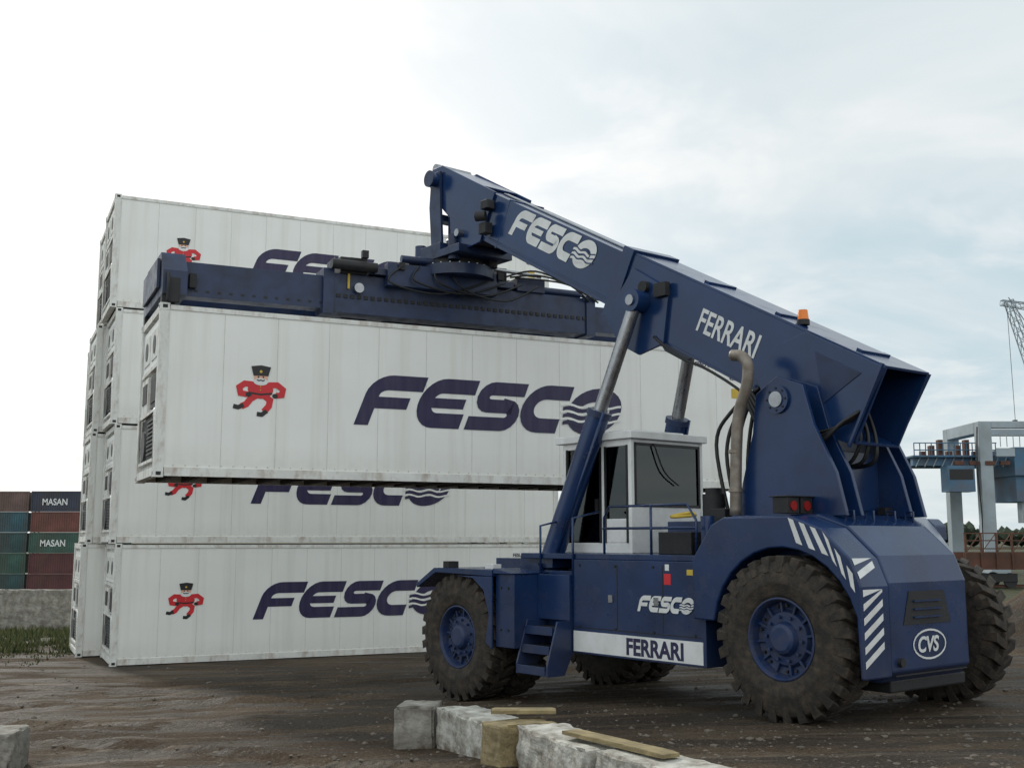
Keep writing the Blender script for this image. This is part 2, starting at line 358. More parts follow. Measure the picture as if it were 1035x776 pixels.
# ------------------------------------------------------------ refrigerated containers
CL,CW,CH=12.19,2.44,2.896
def build_reefer():
    parts=[]
    b=MB()
    b.box(.16,CL-.16,.022,CW-.022,.16,CH-.07,M_cont)
    for i in range(1,13):
        x=.16+i*(CL-.32)/13
        b.box(x-.004,x+.004,.0195,.022,.17,CH-.12,M_seam)
    for i in range(60):
        x=.3+i*.195; b.box(x,x+.02,.014,.022,.19,.21,M_seam)
    parts.append(('body',b.mesh('reefer_body')))
    b=MB()
    for y0,y1 in((0,.07),(CW-.07,CW)):
        b.box(.17,CL-.17,y0,y1,.02,.165,M_cfr); b.box(.17,CL-.17,y0+.004,y1-.004,CH-.11,CH-.03,M_cfr)
    for x0,x1 in((0,.16),(CL-.16,CL)):
        for y0,y1 in((.005,.15),(CW-.15,CW-.005)): b.box(x0+.003,x1,y0,y1,.118,CH-.118,M_cfr)
        b.box(x0+.01,x1-.01,.17,CW-.17,.03,.17,M_cfr); b.box(x0+.01,x1-.01,.17,CW-.17,CH-.14,CH-.02,M_cfr)
        for y0,y1 in((-.003,.165),(CW-.165,CW+.003)):
            for z0,z1 in((0,.118),(CH-.118,CH)):
                b.box(x0-.003 if x0==0 else x0,x1+ (0 if x0==0 else .003),y0,y1,z0,z1,M_cfr)
                yy=y0-.002 if y0<1 else y1; xm=(x0+x1)/2
                b.box(xm-.04,xm+.04,yy,yy+.002,z0+.03,z0+.09,M_dark)
                b.box(-.005 if x0==0 else x1+.003,-.003 if x0==0 else x1+.005,y0+.05,y0+.12,z0+.03,z0+.09,M_dark)
    parts.append(('corner_frame',b.mesh('reefer_frame')))
    b=MB()
    for i in range(26):
        x=.35+i*.46; b.box(x,x+.07,.07,CW-.07,.03,.14,M_under)
    b.box(.17,CL-.17,.075,CW-.075,.142,.158,M_under)
    parts.append(('underframe',b.mesh('reefer_under')))
    b=MB()
    b.box(.10,.16,.16,CW-.16,.17,CH-.15,M_cfr)
    b.box(.04,.10,.2,CW-.2,1.95,2.68,M_cont)
    b.box(.025,.04,.35,1.1,2.05,2.55,M_cfr); b.box(.025,.04,1.32,2.08,2.05,2.55,M_cfr)
    b.cyl((.015,.72,2.3),(.025,.72,2.3),.16,M_grille,n=20); b.cyl((.015,1.7,2.3),(.025,1.7,2.3),.16,M_grille,n=20)
    b.box(.02,.10,.2,CW-.2,1.86,1.93,M_cfr)
    b.box(.05,.10,.28,1.15,1.22,1.78,M_grille); b.box(.03,.05,.40,1.02,1.30,1.70,M_dark)
    b.box(.02,.10,1.28,2.1,1.15,1.80,M_cfr); b.box(.01,.02,1.4,1.95,1.35,1.70,M_dark)
    b.box(.06,.10,.25,CW-.25,.35,1.08,M_dark)
    for i in range(9): b.box(.03,.06,.30,1.30,.42+i*.07,.45+i*.07,M_grille)
    b.cyl((.02,1.75,.62),(.10,1.75,.62),.26,M_grille,n=20)
    b.tube([(.02,.22,.3),(.01,.22,1.1),(.02,.3,1.15)],.02,M_cfr,sub=1)
    b.tube([(.02,2.2,.3),(.01,2.2,1.1),(.02,2.1,1.15)],.02,M_cfr,sub=1)
    for zz in(.28,1.11): b.box(.015,.06,.2,CW-.2,zz,zz+.05,M_cfr)
    parts.append(('refrigeration_unit',b.mesh('reefer_unit')))
    b=MB()
    b.box(CL-.10,CL-.02,.16,CW-.16,.17,CH-.15,M_cont)
    for y in(.5,.95,1.49,1.94): b.cyl((CL-.005,y,.15),(CL-.005,y,CH-.13),.018,M_chrome,n=8)
    b.box(CL-.02,CL-.015,CW/2-.01,CW/2+.01,.2,CH-.2,M_dark)
    parts.append(('doors',b.mesh('reefer_doors')))
    b=MB()
    pl=lambda x,z,d:(x,.0175-d,z)
    logo(b,3.32,1.00,5.5,.92,M_navy,M_cont,pl); mascot(b,1.32,1.08,.84,pl)
    parts.append(('side_markings',b.mesh('reefer_marks',False)))
    return parts
RP=build_reefer()
serials=['FESU 800117 3','FESU 800194 6','FESU 800231 0','FESU 800152 8']
def reefer(M,i,markings=True):
    e=empty('refrigerated_container',M)
    for nm,me in RP:
        if nm=='side_markings' and not markings: continue
        o=bpy.data.objects.new(nm,me); COL.objects.link(o); o.parent=e
    if markings:
        text(e,'serial_text',serials[i%4],.13,(10.6,.012,2.52),(1,0,0),(0,0,1),M_navy,off=.002)
        text(e,'type_text','4581',.12,(11.45,.012,2.28),(1,0,0),(0,0,1),M_navy,off=.002)
        b=MB(); b.box(11.5,11.72,.0155,.0175,1.9,2.1,M_yel); b.obj('data_plate',e)
    return e
Cd=Vector((.906,.423,0)).normalized(); Nd=Vector((-Cd.y,Cd.x,0)); CA=math.atan2(Cd.y,Cd.x)
def cm(p,a=CA): return Matrix.Translation(p)@Matrix.Rotation(a,4,'Z')
base=Vector((-9.9,27.1,0))
k=0
for lv in range(4):
    off=(.36,.22,.12,-.03)[lv]
    reefer(cm(base+Cd*off+Nd*(.02*lv)+Vector((0,0,.005+lv*2.9))),k); k+=1
for lv,off in enumerate((-.22,-.12,-.10,.04)):
    reefer(cm(base+Cd*off+Nd*2.62+Vector((0,0,.005+lv*2.9))),k,False); k+=1
for lv,off in enumerate((.35,.3,.05)):
    reefer(cm(base+Cd*off+Nd*5.24+Vector((0,0,.005+lv*2.9))),k,False); k+=1
LC=cm(Vector((-5.84,18.21,4.01)))
reefer(LC,0)
# ------------------------------------------------------------ reach stacker
MA=math.atan2(.7826,-.6225)
MM=Matrix.Translation((4.47,14.01,0))@Matrix.Rotation(MA,4,'Z')
RS=empty('reach_stacker',MM)
al=rad(28.1); ca,sa=math.cos(al),math.sin(al)
def bp(s,q,v): return (-.62+s*ca+q*sa,v,5.06+s*sa-q*ca)
def bbox(b,s0,s1,v0,v1,q0,q1,m):
    b.hexa([bp(s0,q1,v0),bp(s1,q1,v0),bp(s1,q1,v1),bp(s0,q1,v1),bp(s0,q0,v0),bp(s1,q0,v0),bp(s1,q0,v1),bp(s0,q0,v1)],m)
def wheel(name,u,vo,z,side=1,R=.95,W=.52,steer=0):
    b=MB(); c=(0,0,0)
    b.lathe([(.45,-.07),(.50,-.02),(.62,.0),(.64,.006),(.66,.0),(.78,-.005),(.86,-.03),(.885,-.07),(.885,-(W-.07)),(.86,-(W-.03)),(.70,-W),(.5,-W+.02),(.45,-W+.08)],c,M_tire,side)
    n=27; P=2*math.pi/n
    for i in range(n):
        for row in(0,1):
            t0=i*P+(P/2 if row else 0); lw=P*.56; sk=P*.55
            ys=[.008,-.03,-.29,-.29] if row==0 else [-(W+.008),-(W-.03),-.23,-.23]
            def pt(r,t,y): return (r*math.cos(t),side*y,r*math.sin(t))
            A=[pt(.76,t0-lw*.42,ys[0]+(-.004 if row==0 else .004)),pt(.76,t0+lw*.42,ys[0]+(-.004 if row==0 else .004)),pt(.86,t0+lw/2+sk,ys[3]),pt(.86,t0-lw/2+sk,ys[2]),
               pt(R-.002,t0-lw/2,ys[1]),pt(R-.002,t0+lw/2,ys[1]),pt(R,t0+lw*.42+sk,ys[3]),pt(R,t0-lw*.42+sk,ys[2])]
            b.hexa(A,M_tire)
    b.lathe([(.46,-.07),(.475,-.035),(.45,-.03),(.43,-.07),(.41,-.17),(.33,-.19),(.30,-.13),(.20,-.12),(.17,-.05),(.13,-.03),(.001,-.03)],c,M_rim,side,40,False)
    for i in range(18):
        t=i*2*math.pi/18; x,zz=.375*math.cos(t),.375*math.sin(t)
        b.cyl((x,side*-.18,zz),(x,side*-.145,zz),.02,M_dark,n=6)
    for i in range(10):
        t=i*2*math.pi/10; x,zz=.25*math.cos(t),.25*math.sin(t)
        b.cyl((x,side*-.125,zz),(x,side*-.085,zz),.022,M_rim,n=6)
    for i in range(12):
        t=i*2*math.pi/12
        b.hexa([(r*math.cos(t+dt),side*y,r*math.sin(t+dt)) for y in(-.18,-.13) for r,dt in((.30,-.05),(.42,-.035),(.42,.035),(.30,.05))],M_rim)
    o=b.obj(name,RS,.006); o.location=(u,vo,z); o.rotation_euler=(0,random.random()*6,steer)
    return o
wheel('rear_wheel_near',.15,1.70,1.87,1)
wheel('rear_wheel_far',.05,-1.70,1.86,-1)
wheel('front_wheel_near_outer',6.0,2.05,1.53,1); wheel('front_wheel_near_inner',6.0,1.45,1.53,1)
wheel('front_wheel_far_outer',6.0,-2.05,1.50,-1); wheel('front_wheel_far_inner',6.0,-1.45,1.50,-1)
b=MB()
b.box(-.3,6.7,-.75,.75,1.35,2.55,M_blue)
b.cyl((.15,-1.6,1.87),(.15,1.55,1.87),.2,M_dark); b.cyl((6.05,-1.9,1.53),(6.05,1.9,1.53),.28,M_dark)
for s in(1,-1):
    y0,y1=sorted((s*.752,s*1.5))
    b.box(1.42,3.9,y0,y1,1.42,2.72,M_blue)
    b.box(3.9,5.0,*sorted((s*.752,s*1.35)),1.5,2.55,M_blue)
    b.box(3.92,4.62,*sorted((s*1.352,s*1.56)),1.86,2.50,M_blue)
    b.box(4.62,5.05,*sorted((s*1.352,s*2.0)),1.45,2.50,M_blue)
    b.prism([(5.052,2.46),(5.052,2.56),(6.55,2.56),(7.05,2.30),(7.02,2.24),(6.5,2.49)],*sorted((s*.8,s*2.08)),M_blue)
    b.prism([(5.052,1.42),(5.20,1.50),(5.12,1.9),(5.25,2.25),(5.52,2.42),(6.0,2.459),(5.052,2.459)],*sorted((s*2.04,s*2.08)),M_blue)
    b.prism([(4.60,2.502),(4.60,2.52),(5.05,2.58),(5.05,2.502)],*sorted((s*.8,s*2.06)),M_blue)
b.box(1.42,5.1,-1.48,1.48,2.722,2.80,M_blue)
b.box(5.1,6.6,-.8,.8,2.3,2.70,M_blue)
b.box(6.7,7.0,-1.2,1.2,1.6,2.3,M_blue)
b.box(4.55,5.3,.78,1.33,2.582,2.75,M_blue)
b.obj('chassis',RS,.015)
b=MB()
for u in(2.15,3.0): b.box(u-.008,u+.008,1.5,1.503,1.80,2.66,M_dark)
b.box(1.5,3.85,1.5,1.503,1.775,1.787,M_dark)
b.box(3.08,3.16,1.5,1.52,2.15,2.25,M_chrome); b.box(2.22,2.30,1.5,1.52,2.15,2.25,M_chrome)
b.box(2.0,2.12,1.5,1.504,2.42,2.56,M_lred); b.box(2.03,2.10,1.5,1.504,2.6,2.68,M_white); b.box(1.6,1.72,1.5,1.504,2.55,2.62,M_yel)
b.box(1.47,3.89,1.5,1.506,1.45,1.73,M_white)
for i in range(4): b.cyl((1.6+i*.72,1.5,1.80),(1.6+i*.72,1.512,1.80),.018,M_dark,n=8); b.cyl((1.6+i*.72,1.5,2.64),(1.6+i*.72,1.512,2.64),.018,M_dark,n=8)
for u in(4.75,4.92):
    for z in(1.7,2.3): b.cyl((u,2.0,z),(u,2.012,z),.018,M_dark,n=8)
b.obj('side_panel_details',RS)
b=MB()
for i,(z,v0) in enumerate(((1.18,1.70),(1.46,1.62),(1.72,1.56))):
    b.box(3.98,4.58,v0-.1,v0+.25,z,z+.045,M_dark)
    b.box(3.98,4.58,v0+.25,v0+.275,z-.06,z+.06,M_blue)
for u in(3.92,4.585): b.prism([(1.97,1.11),(1.97,1.26),(1.78,1.86),(1.44,1.86),(1.44,1.5),(1.65,1.11)],u,u+.03,M_blue,fn=lambda a,z,y:(y,a,z))
b.obj('access_steps',RS,.006)
RU=-.92
b=MB()
prof=[(1.418,1.45),(1.418,3.22),(1.3,3.3),(0.0,3.3),(-.42,3.16),(-.80,2.82),(RU,2.52),(RU,1.55),(-.78,1.42)]
b.prism(prof,-.50,1.1,M_blue)
prof2=[(a if a>0 else a*.30,z-(.0 if a>0 else .02)) for a,z in prof]
b.prism(prof2,-1.25,-.502,M_blue,pts2=prof)
inn=[(.15+1.04*math.cos(rad(t)),1.87+1.04*math.sin(rad(t))) for t in range(8,173,12)]
outer=[(1.52,2.02),(1.52,2.75),(1.2,3.18),(1.0,3.27),(0.0,3.27),(-.42,3.13),(-.80,2.79),(RU-.005,2.49),(RU-.005,1.5)]
inn2=[(max(a,-.86),z) for a,z in inn]
b.prism(outer+[(-.87,1.5)]+inn2[::-1],1.102,1.62,M_blue)
b.prism([(1.5,2.7),(1.2,3.18),(1.0,3.27),(0.0,3.27),(-.1,3.18),(-.1,2.98),(1.1,2.95),(1.4,2.6)],-1.55,-1.252,M_blue)
b.box(-.8,-.2,-.6,.95,1.3,1.44,M_dark)
b.obj('counterweight_body',RS,.02)
b=MB()
def stripes(p0,p1,q0,q1,n,skew=.6,duty=.5):
    p0,p1,q0,q1=map(Vector,(p0,p1,q0,q1))
    for i in range(-2,n):
        a=i/n; c=(i+duty)/n; dsk=skew/n
        if a<0 and c+dsk<.1: continue
        cl=lambda t:min(max(t,0),1)
        f=lambda t,w:(p0.lerp(p1,cl(t))).lerp(q0.lerp(q1,cl(t)),w)
        b.add([f(a,0),f(c,0),f(c+dsk,1),f(a+dsk,1)],[(0,1,2,3)],M_white)
y=1.6245
stripes((.02,y,3.25),(-.43,y,3.10),(.0,y,2.99),(-.52,y,2.82),3,.5)
stripes((-.45,y,3.09),(-.90,y,2.54),(-.54,y,2.81),(-.87,y,2.40),3,.3)
ru=RU-.0095
stripes((ru,1.60,2.46),(ru,1.60,1.54),(ru,1.24,2.46),(ru,1.24,1.54),6,-1.3)
stripes((-.804,1.6,2.795),(RU-.012,1.6,2.50),(-.804,1.24,2.795),(RU-.012,1.24,2.50),2,-.8)
b.obj('hazard_stripes',RS,recalc=False)
b=MB()
b.prism([(.85,2.05),(.72,2.42),(.0,2.42),(-.12,2.05)],RU-.008,RU-.001,M_dark,fn=lambda a,z,y:(y,a,z))
for i in range(3): b.box(RU-.03,RU-.008,.1,.65,2.12+i*.09,2.14+i*.09,M_blue)
b.cyl((RU-.05,.95,1.65),(RU,.95,1.65),.05,M_dark)
b.box(RU-.012,RU-.002,-.42,1.05,1.50,1.515,M_dark)
b.obj('rear_recess',RS)
text(RS,'badge_text','CVS',.24,(RU-.008,.60,1.74),(0,-1,0),(0,0,1),M_white,1.0,.2,.006)
b=MB()
ring=[(.33*math.cos(t/24*2*math.pi),.16*math.sin(t/24*2*math.pi)) for t in range(24)]
ribbon(b,ring,.022,M_white,lambda x,z,d:(RU-.006-d,.34-x,1.82+z),.001,True)
b.obj('badge_ring',RS,recalc=False)
b=MB()
for v in(1.12,-1.05):
    for dv in(-.13,.13):
        b.box(.22,.44,v+dv-.11,v+dv+.11,3.31,3.50,M_dark)
        b.cyl((.22,v+dv,3.40),(.205,v+dv,3.40),.06,M_red,n=16)
    b.box(.20,.48,v-.26,v+.26,3.505,3.52,M_dark)
b.box(.02,.14,-.55,-.35,3.31,3.40,M_dark)
for v in(.75,.35,-.1,-.5):
    b.tube([(-.16,v,3.2),(-.16,v,3.34),(-.27,v,3.34),(-.27,v,3.16)],.015,M_blue,sub=1)
b.obj('rear_lamps',RS,.006)
b=MB()
pl=[(-.25,3.28),(1.41,3.28),(1.30,3.75),(1.12,4.35),(1.05,4.85),(.72,5.05),(.32,4.9),(.18,4.4),(-.12,3.8)]
for v0,v1 in((.50,.56),(-.56,-.50),(.80,.86),(-.86,-.80)): b.prism(pl,v0,v1,M_blue)
b.box(.2,1.1,-.50,.50,3.28,4.1,M_blue); b.box(.1,1.2,.56,.80,3.28,3.7,M_blue); b.box(.1,1.2,-.80,-.56,3.28,3.7,M_blue)
b.cyl((.70,-.92,4.75),(.70,.92,4.75),.10,M_chrome,n=24); b.cyl((.70,.86,4.75),(.70,.90,4.75),.18,M_blue,n=24)
for t in range(8): b.cyl((.70+.14*math.cos(t*.785),.90,4.75+.14*math.sin(t*.785)),(.70+.14*math.cos(t*.785),.91,4.75+.14*math.sin(t*.785)),.015,M_dark,n=6)
b.obj('boom_support_tower',RS,.012)
b=MB()
bbox(b,0,5.0,-.46,.46,0,.035,M_blue2); bbox(b,.0,5.0,-.46,.46,1.0,1.035,M_blue2)
bbox(b,0,5.0,.43,.465,.035,1.0,M_blue2); bbox(b,0,5.0,-.465,-.43,.035,1.0,M_blue2)
bbox(b,4.78,5.02,-.50,-.466,-.04,1.08,M_blue2); bbox(b,4.78,5.02,.466,.50,-.04,1.08,M_blue2); bbox(b,4.78,5.02,-.465,.465,-.04,-.002,M_blue2); bbox(b,4.78,5.02,-.465,.465,1.037,1.08,M_blue2)
fb=lambda s,q,v:bp(s,q,v)
for v0,v1 in((.466,.52),(-.52,-.466)):
    b.prism([(.0,.02),(1.25,.02),(1.62,.35),(1.75,.85),(1.35,1.15),(.9,1.3),(.55,1.12),(.05,1.05)],v0,v1,M_blue2,fn=fb)
    b.prism([(3.55,1.03),(3.8,.28),(4.65,.22),(4.9,1.1),(4.4,1.36),(3.95,1.36)],v0,v1,M_blue2,fn=fb)
b.prism([(.25,.2),(1.0,.2),(.6,.75)],.521,.53,M_spr,fn=fb)
bbox(b,0,.04,.52,.56,-.02,1.08,M_blue2)
for s in(.5,1.9,3.3): bbox(b,s,s+.10,-.3,.3,-.03,0,M_blue2)
b.obj('boom_outer_section',RS,.01)
b=MB()
bbox(b,1.0,9.2,-.385,.385,.08,.94,M_blue2)
bbox(b,5.1,9.0,.386,.40,.84,.87,M_blue2)
bbox(b,5.1,9.0,-.06,.06,.05,.078,M_chrome)
bbox(b,8.3,8.35,-.39,.39,.06,.96,M_blue2)
bbox(b,.92,1.0,-.42,.42,.05,.98,M_dark)
b.obj('boom_inner_section',RS,.012)
b=MB()
D=-.78
hp=[(9.55+D,.04),(11.45+D,.0),(11.72+D,.14),(11.72+D,.44),(11.40+D,.66),(10.7+D,.84),(10.45+D,1.2),(9.95+D,1.24),(9.55+D,.98)]
for v0,v1 in((.386,.43),(-.43,-.386)): b.prism(hp,v0,v1,M_blue2,fn=fb)
bbox(b,9.21,10.6,-.385,.385,.03,.07,M_blue2); bbox(b,9.21,9.45,-.385,.385,.5,1.15,M_blue2)
HS=11.42+D
b.cyl(bp(HS,.30,-.62),bp(HS,.30,.62),.13,M_blue2,n=24); b.cyl(bp(HS,.30,.62),bp(HS,.30,.66),.16,M_spr,n=24)
b.cyl(bp(HS+.27,.12,-.4),bp(HS+.27,.12,.4),.10,M_chrome,n=16)
b.cyl(bp(9.4,1.0,-.55),bp(9.4,1.0,.55),.07,M_chrome,n=16)
q=bp(8.6,.70,.5); b.box(q[0]-.1,q[0]+.1,.43,.6,q[2]-.1,q[2]+.1,M_dark); b.cyl((q[0]-.05,.55,q[2]+.22),(q[0]+.1,.66,q[2]+.22),.09,M_dark)
q=bp(8.75,.30,.5); b.box(q[0]-.1,q[0]+.1,.43,.6,q[2]-.08,q[2]+.08,M_dark)
b.obj('boom_head',RS,.01)
hx=Vector(bp(HS,.30,0)); ux,uz=hx.x,hx.z
b=MB()
for s in(1,-1):
    b.prism([(ux-.14,uz+.15),(ux+.14,uz+.15),(ux+.20,uz-.5),(ux+.12,8.5),(ux-.22,8.5),(ux-.16,uz-.5)],*sorted((s*.45,s*.50)),M_spr)
    b.box(ux-.35,ux+.30,*sorted((s*.38,s*.62)),8.36,8.50,M_spr)
    b.tube([bp(9.45,1.0,s*.3),(ux-.15,s*.3,8.6)],.05,M_chrome,sub=1,n=12); b.tube([bp(9.45,1.0,s*.3),Vector(bp(9.45,1.0,s*.3)).lerp(Vector((ux-.15,s*.3,8.6)),.6)],.085,M_spr,sub=1,n=14)
    b.prism([(ux-.95,8.38),(ux-.22,8.38),(ux-.22,9.05),(ux-.45,9.15),(ux-.75,8.9)],*sorted((s*.30,s*.35)),M_spr)
b.box(ux-.12,ux+.12,-.45,.45,9.0,9.12,M_spr); b.box(ux-.7,ux-.3,-.30,.30,8.5,8.8,M_spr)
b.box(ux-.95,ux+.4,-.62,.62,8.22,8.36,M_spr)
b.cyl((ux,0,8.1),(ux,0,8.22),.62,M_dark,n=36); b.cyl((ux,0,7.90),(ux,0,8.1),.74,M_spr,n=36)
for i in range(24):
    t=i*math.pi/12; b.cyl((ux+.68*math.cos(t),.68*math.sin(t),8.1),(ux+.68*math.cos(t),.68*math.sin(t),8.13),.022,M_chrome,n=6)
for s in(1,-1): b.cyl((ux+.55*s,.45,8.15),(ux+.55*s,.45,8.62),.11,M_spr,n=16); b.cyl((ux-.62*s,-.4,8.1),(ux-.62*s,-.4,8.45),.10,M_dark,n=16)
for k in range(4):
    v=-.3+k*.18
    b.tube([bp(9.6,1.05,v*.8),(ux-.8,v,8.9-.05*k),(ux-.7,v*1.4,8.5),(ux-.4,v*1.6,8.42)],.02,M_black)
b.obj('rotator_yoke',RS,.008)
XF=MM.inverted()@LC@Matrix.Translation((0,0,CH+.01))
b=MB(XF)
for x0,x1 in((.02,.42),(CL-.42,CL-.02)):
    b.prism([(-.01,.14),(2.45,.14),(2.45,.62),(2.1,.95),(.34,.92),(-.01,.55)],x0,x1,M_spr,fn=lambda a,z,y:(y,a,z))
    for y in(.02,2.24): b.box(x0+.0,x0+.22 if x0<1 else x1,y,y+.18,-.008,.14,M_dark)
for x0,x1 in((.02,.05),(CL-.05,CL-.02)): b.box(x0-.06,x1-.04 if x0<1 else x1+.05,.3,2.14,.3,.8,M_spr)
for y in(.42,1.62):
    b.box(.42,3.2,y,y+.36,.22,.82,M_spr); b.box(8.1,CL-.42,y,y+.36,.22,.74,M_spr)
    b.box(3.0,8.3,y-.05,y+.41,.16,.88,M_spr)
    b.box(2.85,3.05,y-.09,y+.45,.12,.95,M_spr); b.box(8.25,8.45,y-.09,y+.45,.12,.92,M_spr)
for x in(3.1,3.9,6.6,7.9): b.box(x,x+.3,.84,1.6,.2,.8,M_spr)
for i in range(12): b.box(.6+i*.2,.66+i*.2,.415,.42,.3,.34,M_dark)
b.obj('spreader_frame',RS,.01)
b=MB(XF)
b.box(3.7,6.6,.25,2.2,.90,1.02,M_spr)
b.box(4.0,6.2,.15,.35,.70,1.12,M_spr); b.box(4.0,6.2,2.1,2.3,.70,1.12,M_spr)
b.box(3.15,3.65,.3,.75,.88,1.18,M_dark); b.box(3.2,3.6,.85,1.4,.88,1.3,M_spr); b.box(6.7,7.3,.3,.9,.88,1.15,M_spr); b.box(6.9,7.2,1.2,1.7,.88,1.3,M_dark)
b.cyl((2.95,.18,1.0),(3.8,.18,1.0),.09,M_dark); b.cyl((3.50,.26,.62),(3.50,.36,.62),.09,M_chrome,n=20); b.box(3.3,3.34,.32,.36,.6,1.1,M_yel)
b.cyl((4.3,.28,1.25),(6.1,.28,1.25),.07,M_spr); b.cyl((6.1,.28,1.25),(7.2,.28,1.2),.035,M_chrome)
b.cyl((6.3,.5,.98),(8.2,.55,.98),.08,M_spr); b.cyl((8.2,.55,.98),(9.9,.6,.85),.04,M_chrome)
for x,h in((4.5,.25),(5.0,.35),(5.6,.28),(6.3,.3)): b.box(x,x+.22,.4,.7,1.02,1.02+h,M_dark)
for k in range(4):
    a=random.uniform(0,.3)
    b.tube([(4.3+k*.3,.12,1.1),(4.0+k*.5,.04,.8-a*.4),(5.0+k*.45,.06,.65-a*.3),(6.0+k*.35,.1,.95)],.02,M_black)
for k in range(3):
    b.tube([(6.4+k*.1,.2,1.1),(7.0+k*.1,.1,1.25-.08*k),(7.8,.15,1.05),(8.3+k*.2,.3,.8)],.02,M_black)
for k in range(40):
    x=3.1+k*.13; b.box(x,x+.08,.352,.366,.43,.50,M_dark)
for x,z in((3.5,1.15),(4.2,1.0),(6.2,1.0)): b.box(x,x+.12,.1,.2,z,z+.14,M_dark)
b.tube([(.1,-.02,.5),(.1,-.12,.3),(.1,-.1,.0)],.03,M_dark); b.box(.12,.30,-.05,.0,.0,.42,M_dark)
b.box(.5,.62,.3,.41,.35,.6,M_dark)
b.obj('spreader_hydraulics',RS,.006)
b=MB(); LQ=bp(4.22,.62,0)
for s in(1,-1):
    p0=Vector((4.95,s*1.12,2.45)); p1=Vector((LQ[0],s*.66,LQ[2])); pm=p0.lerp(p1,.60)
    b.cyl(p0,pm,.17,M_blue,n=28); b.cyl(p0.lerp(p1,.585),p0.lerp(p1,.605),.19,M_spr,n=28); b.cyl(pm,p1,.10,M_chrome,n=24)
    b.cyl(p1-Vector((0,.22*s,0)),p1+Vector((0,.12*s,0)),.17,M_blue2,n=24)
    b.cyl(p1+Vector((0,.12*s,0)),p1+Vector((0,.15*s,0)),.08,M_chrome,n=20)
    b.cyl(p0-Vector((0,.25,0)),p0+Vector((0,.25,0)),.16,M_blue,n=24)
    for v in(-.28,.22): b.prism([(4.6,2.3),(5.35,2.3),(5.15,2.65),(4.8,2.65)],p0.y+v,p0.y+v+.06,M_blue)
    n=(p1-p0).normalized(); off=Vector((-.18,.08*s,0))
    b.tube([p0+off+n*.4,p0+off+n*2.6],.025,M_blue,sub=1)
b.obj('lift_cylinders',RS)
b=MB(); u0,u1,v0,v1,z0,z1=3.45,4.95,-.78,.76,2.80,4.46
t=.07
for u in(u0,u1-t):
    for v in(v0,v1-t): b.box(u,u+t,v,v+t,z0,z1,M_white)
b.box(u0-.06,u1+.12,v0-.05,v1+.05,z1,z1+.11,M_white); b.box(u0+.2,u1-.2,v0+.2,v1-.2,z1+.11,z1+.16,M_white)
b.box(u0+.005,u0+t,v0+t,v1-t,z0,3.50,M_white); b.box(u0+.005,u0+t,v0+t,v1-t,4.38,z1,M_white)
for v in(v0,v1-t): b.box(u0+t,u1-t,v+.005,v+t-.005,z0,2.95,M_white); b.box(u0+t,u1-t,v+.005,v+t-.005,4.36,z1,M_white)
b.box(4.02,4.09,v1-t+.005,v1-.004,2.95,4.36,M_white); b.box(u0+t,4.02,v1-t+.005,v1-.005,2.95,3.30,M_white)
b.box(u1-t+.005,u1-.005,v0+t,v1-t,z0,3.0,M_white)
b.box(u0+t,u1-t,v0+t,v1-t,z0,2.9,M_dark)
b.box(3.8,4.25,-.25,.25,3.0,3.45,M_dark); b.box(3.75,3.88,-.25,.25,3.45,4.1,M_dark); b.box(3.77,3.85,-.13,.13,4.12,4.32,M_dark)
b.box(4.5,4.85,-.4,.4,2.9,3.35,M_dark)
b.cyl((4.6,0,2.95),(4.5,0,3.6),.04,M_dark); b.lathe([(.19,0),(.2,.02),(.19,.04)],(4.47,0,3.65),M_dark,1,20)
b.obj('cab',RS,.012)
b=MB()
b.box(u0+.02,u0+.03,v0+t,v1-t,3.5,4.38,M_glass); b.box(u1-.03,u1-.02,v0+t,v1-t,3.0,4.4,M_glass)
for v in(v0+.03,v1-.04): b.box(u0+t,4.02,v,v+.01,3.30 if v>0 else 2.95,4.36,M_glass); b.box(4.09,u1-t,v,v+.01,2.95,4.36,M_glass)
b.obj('cab_windows',RS)
b=MB()
for a,c in((v0+t,v0+t+.04),(v1-t-.04,v1-t)): b.box(u0-.004,u0+.004,a,c,3.48,4.40,M_black)
for a,c in((3.47,3.51),(4.37,4.41)): b.box(u0-.004,u0+.004,v0+t,v1-t,a,c,M_black)
for a,c in((3.52,3.56),(3.98,4.02),(4.09,4.13),(4.84,4.88)): b.box(a,c,v1-.004,v1+.004,2.95,4.37,M_black)
b.tube([(u0-.02,.3,4.4),(u0-.03,.1,4.0),(u0-.03,-.2,3.8)],.012,M_black); b.box(4.14,4.2,v1,v1+.03,3.4,3.6,M_black)
b.obj('cab_window_frames',RS)
b=MB()
def rail(pts,r=.018): b.tube(pts,r,M_blue,sub=1,n=8)
rail([(1.6,1.44,2.8),(1.6,1.44,3.25),(1.75,1.44,3.45),(3.2,1.44,3.45),(3.35,1.40,3.3),(3.35,1.40,2.8)])
rail([(1.6,1.44,3.15),(3.35,1.42,3.15)])
rail([(2.4,1.44,2.8),(2.4,1.44,3.45)])
rail([(3.9,1.5,2.3),(3.9,1.5,3.3),(3.9,1.0,3.4)]); rail([(4.62,1.5,2.5),(4.62,1.5,3.2),(4.62,1.0,3.3)])
b.tube([(2.1,.9,3.32),(2.3,.76,3.36),(2.5,.9,3.32),(2.3,1.1,3.30),(2.1,.9,3.32)],.022,M_yel)
b.obj('handrails',RS)
b=MB()
b.box(1.45,2.9,-.9,.6,2.80,3.25,M_blue); b.cyl((1.9,.75,2.8),(1.9,.75,3.6),.15,M_dark); b.box(1.5,1.75,.62,1.0,2.8,3.4,M_dark); b.cyl((2.2,.4,3.25),(2.2,.4,3.7),.12,M_dark)
b.cyl((1.62,1.2,2.8),(1.62,1.2,3.3),.09,M_blue); b.box(2.0,2.6,.62,1.1,2.8,3.1,M_dark)
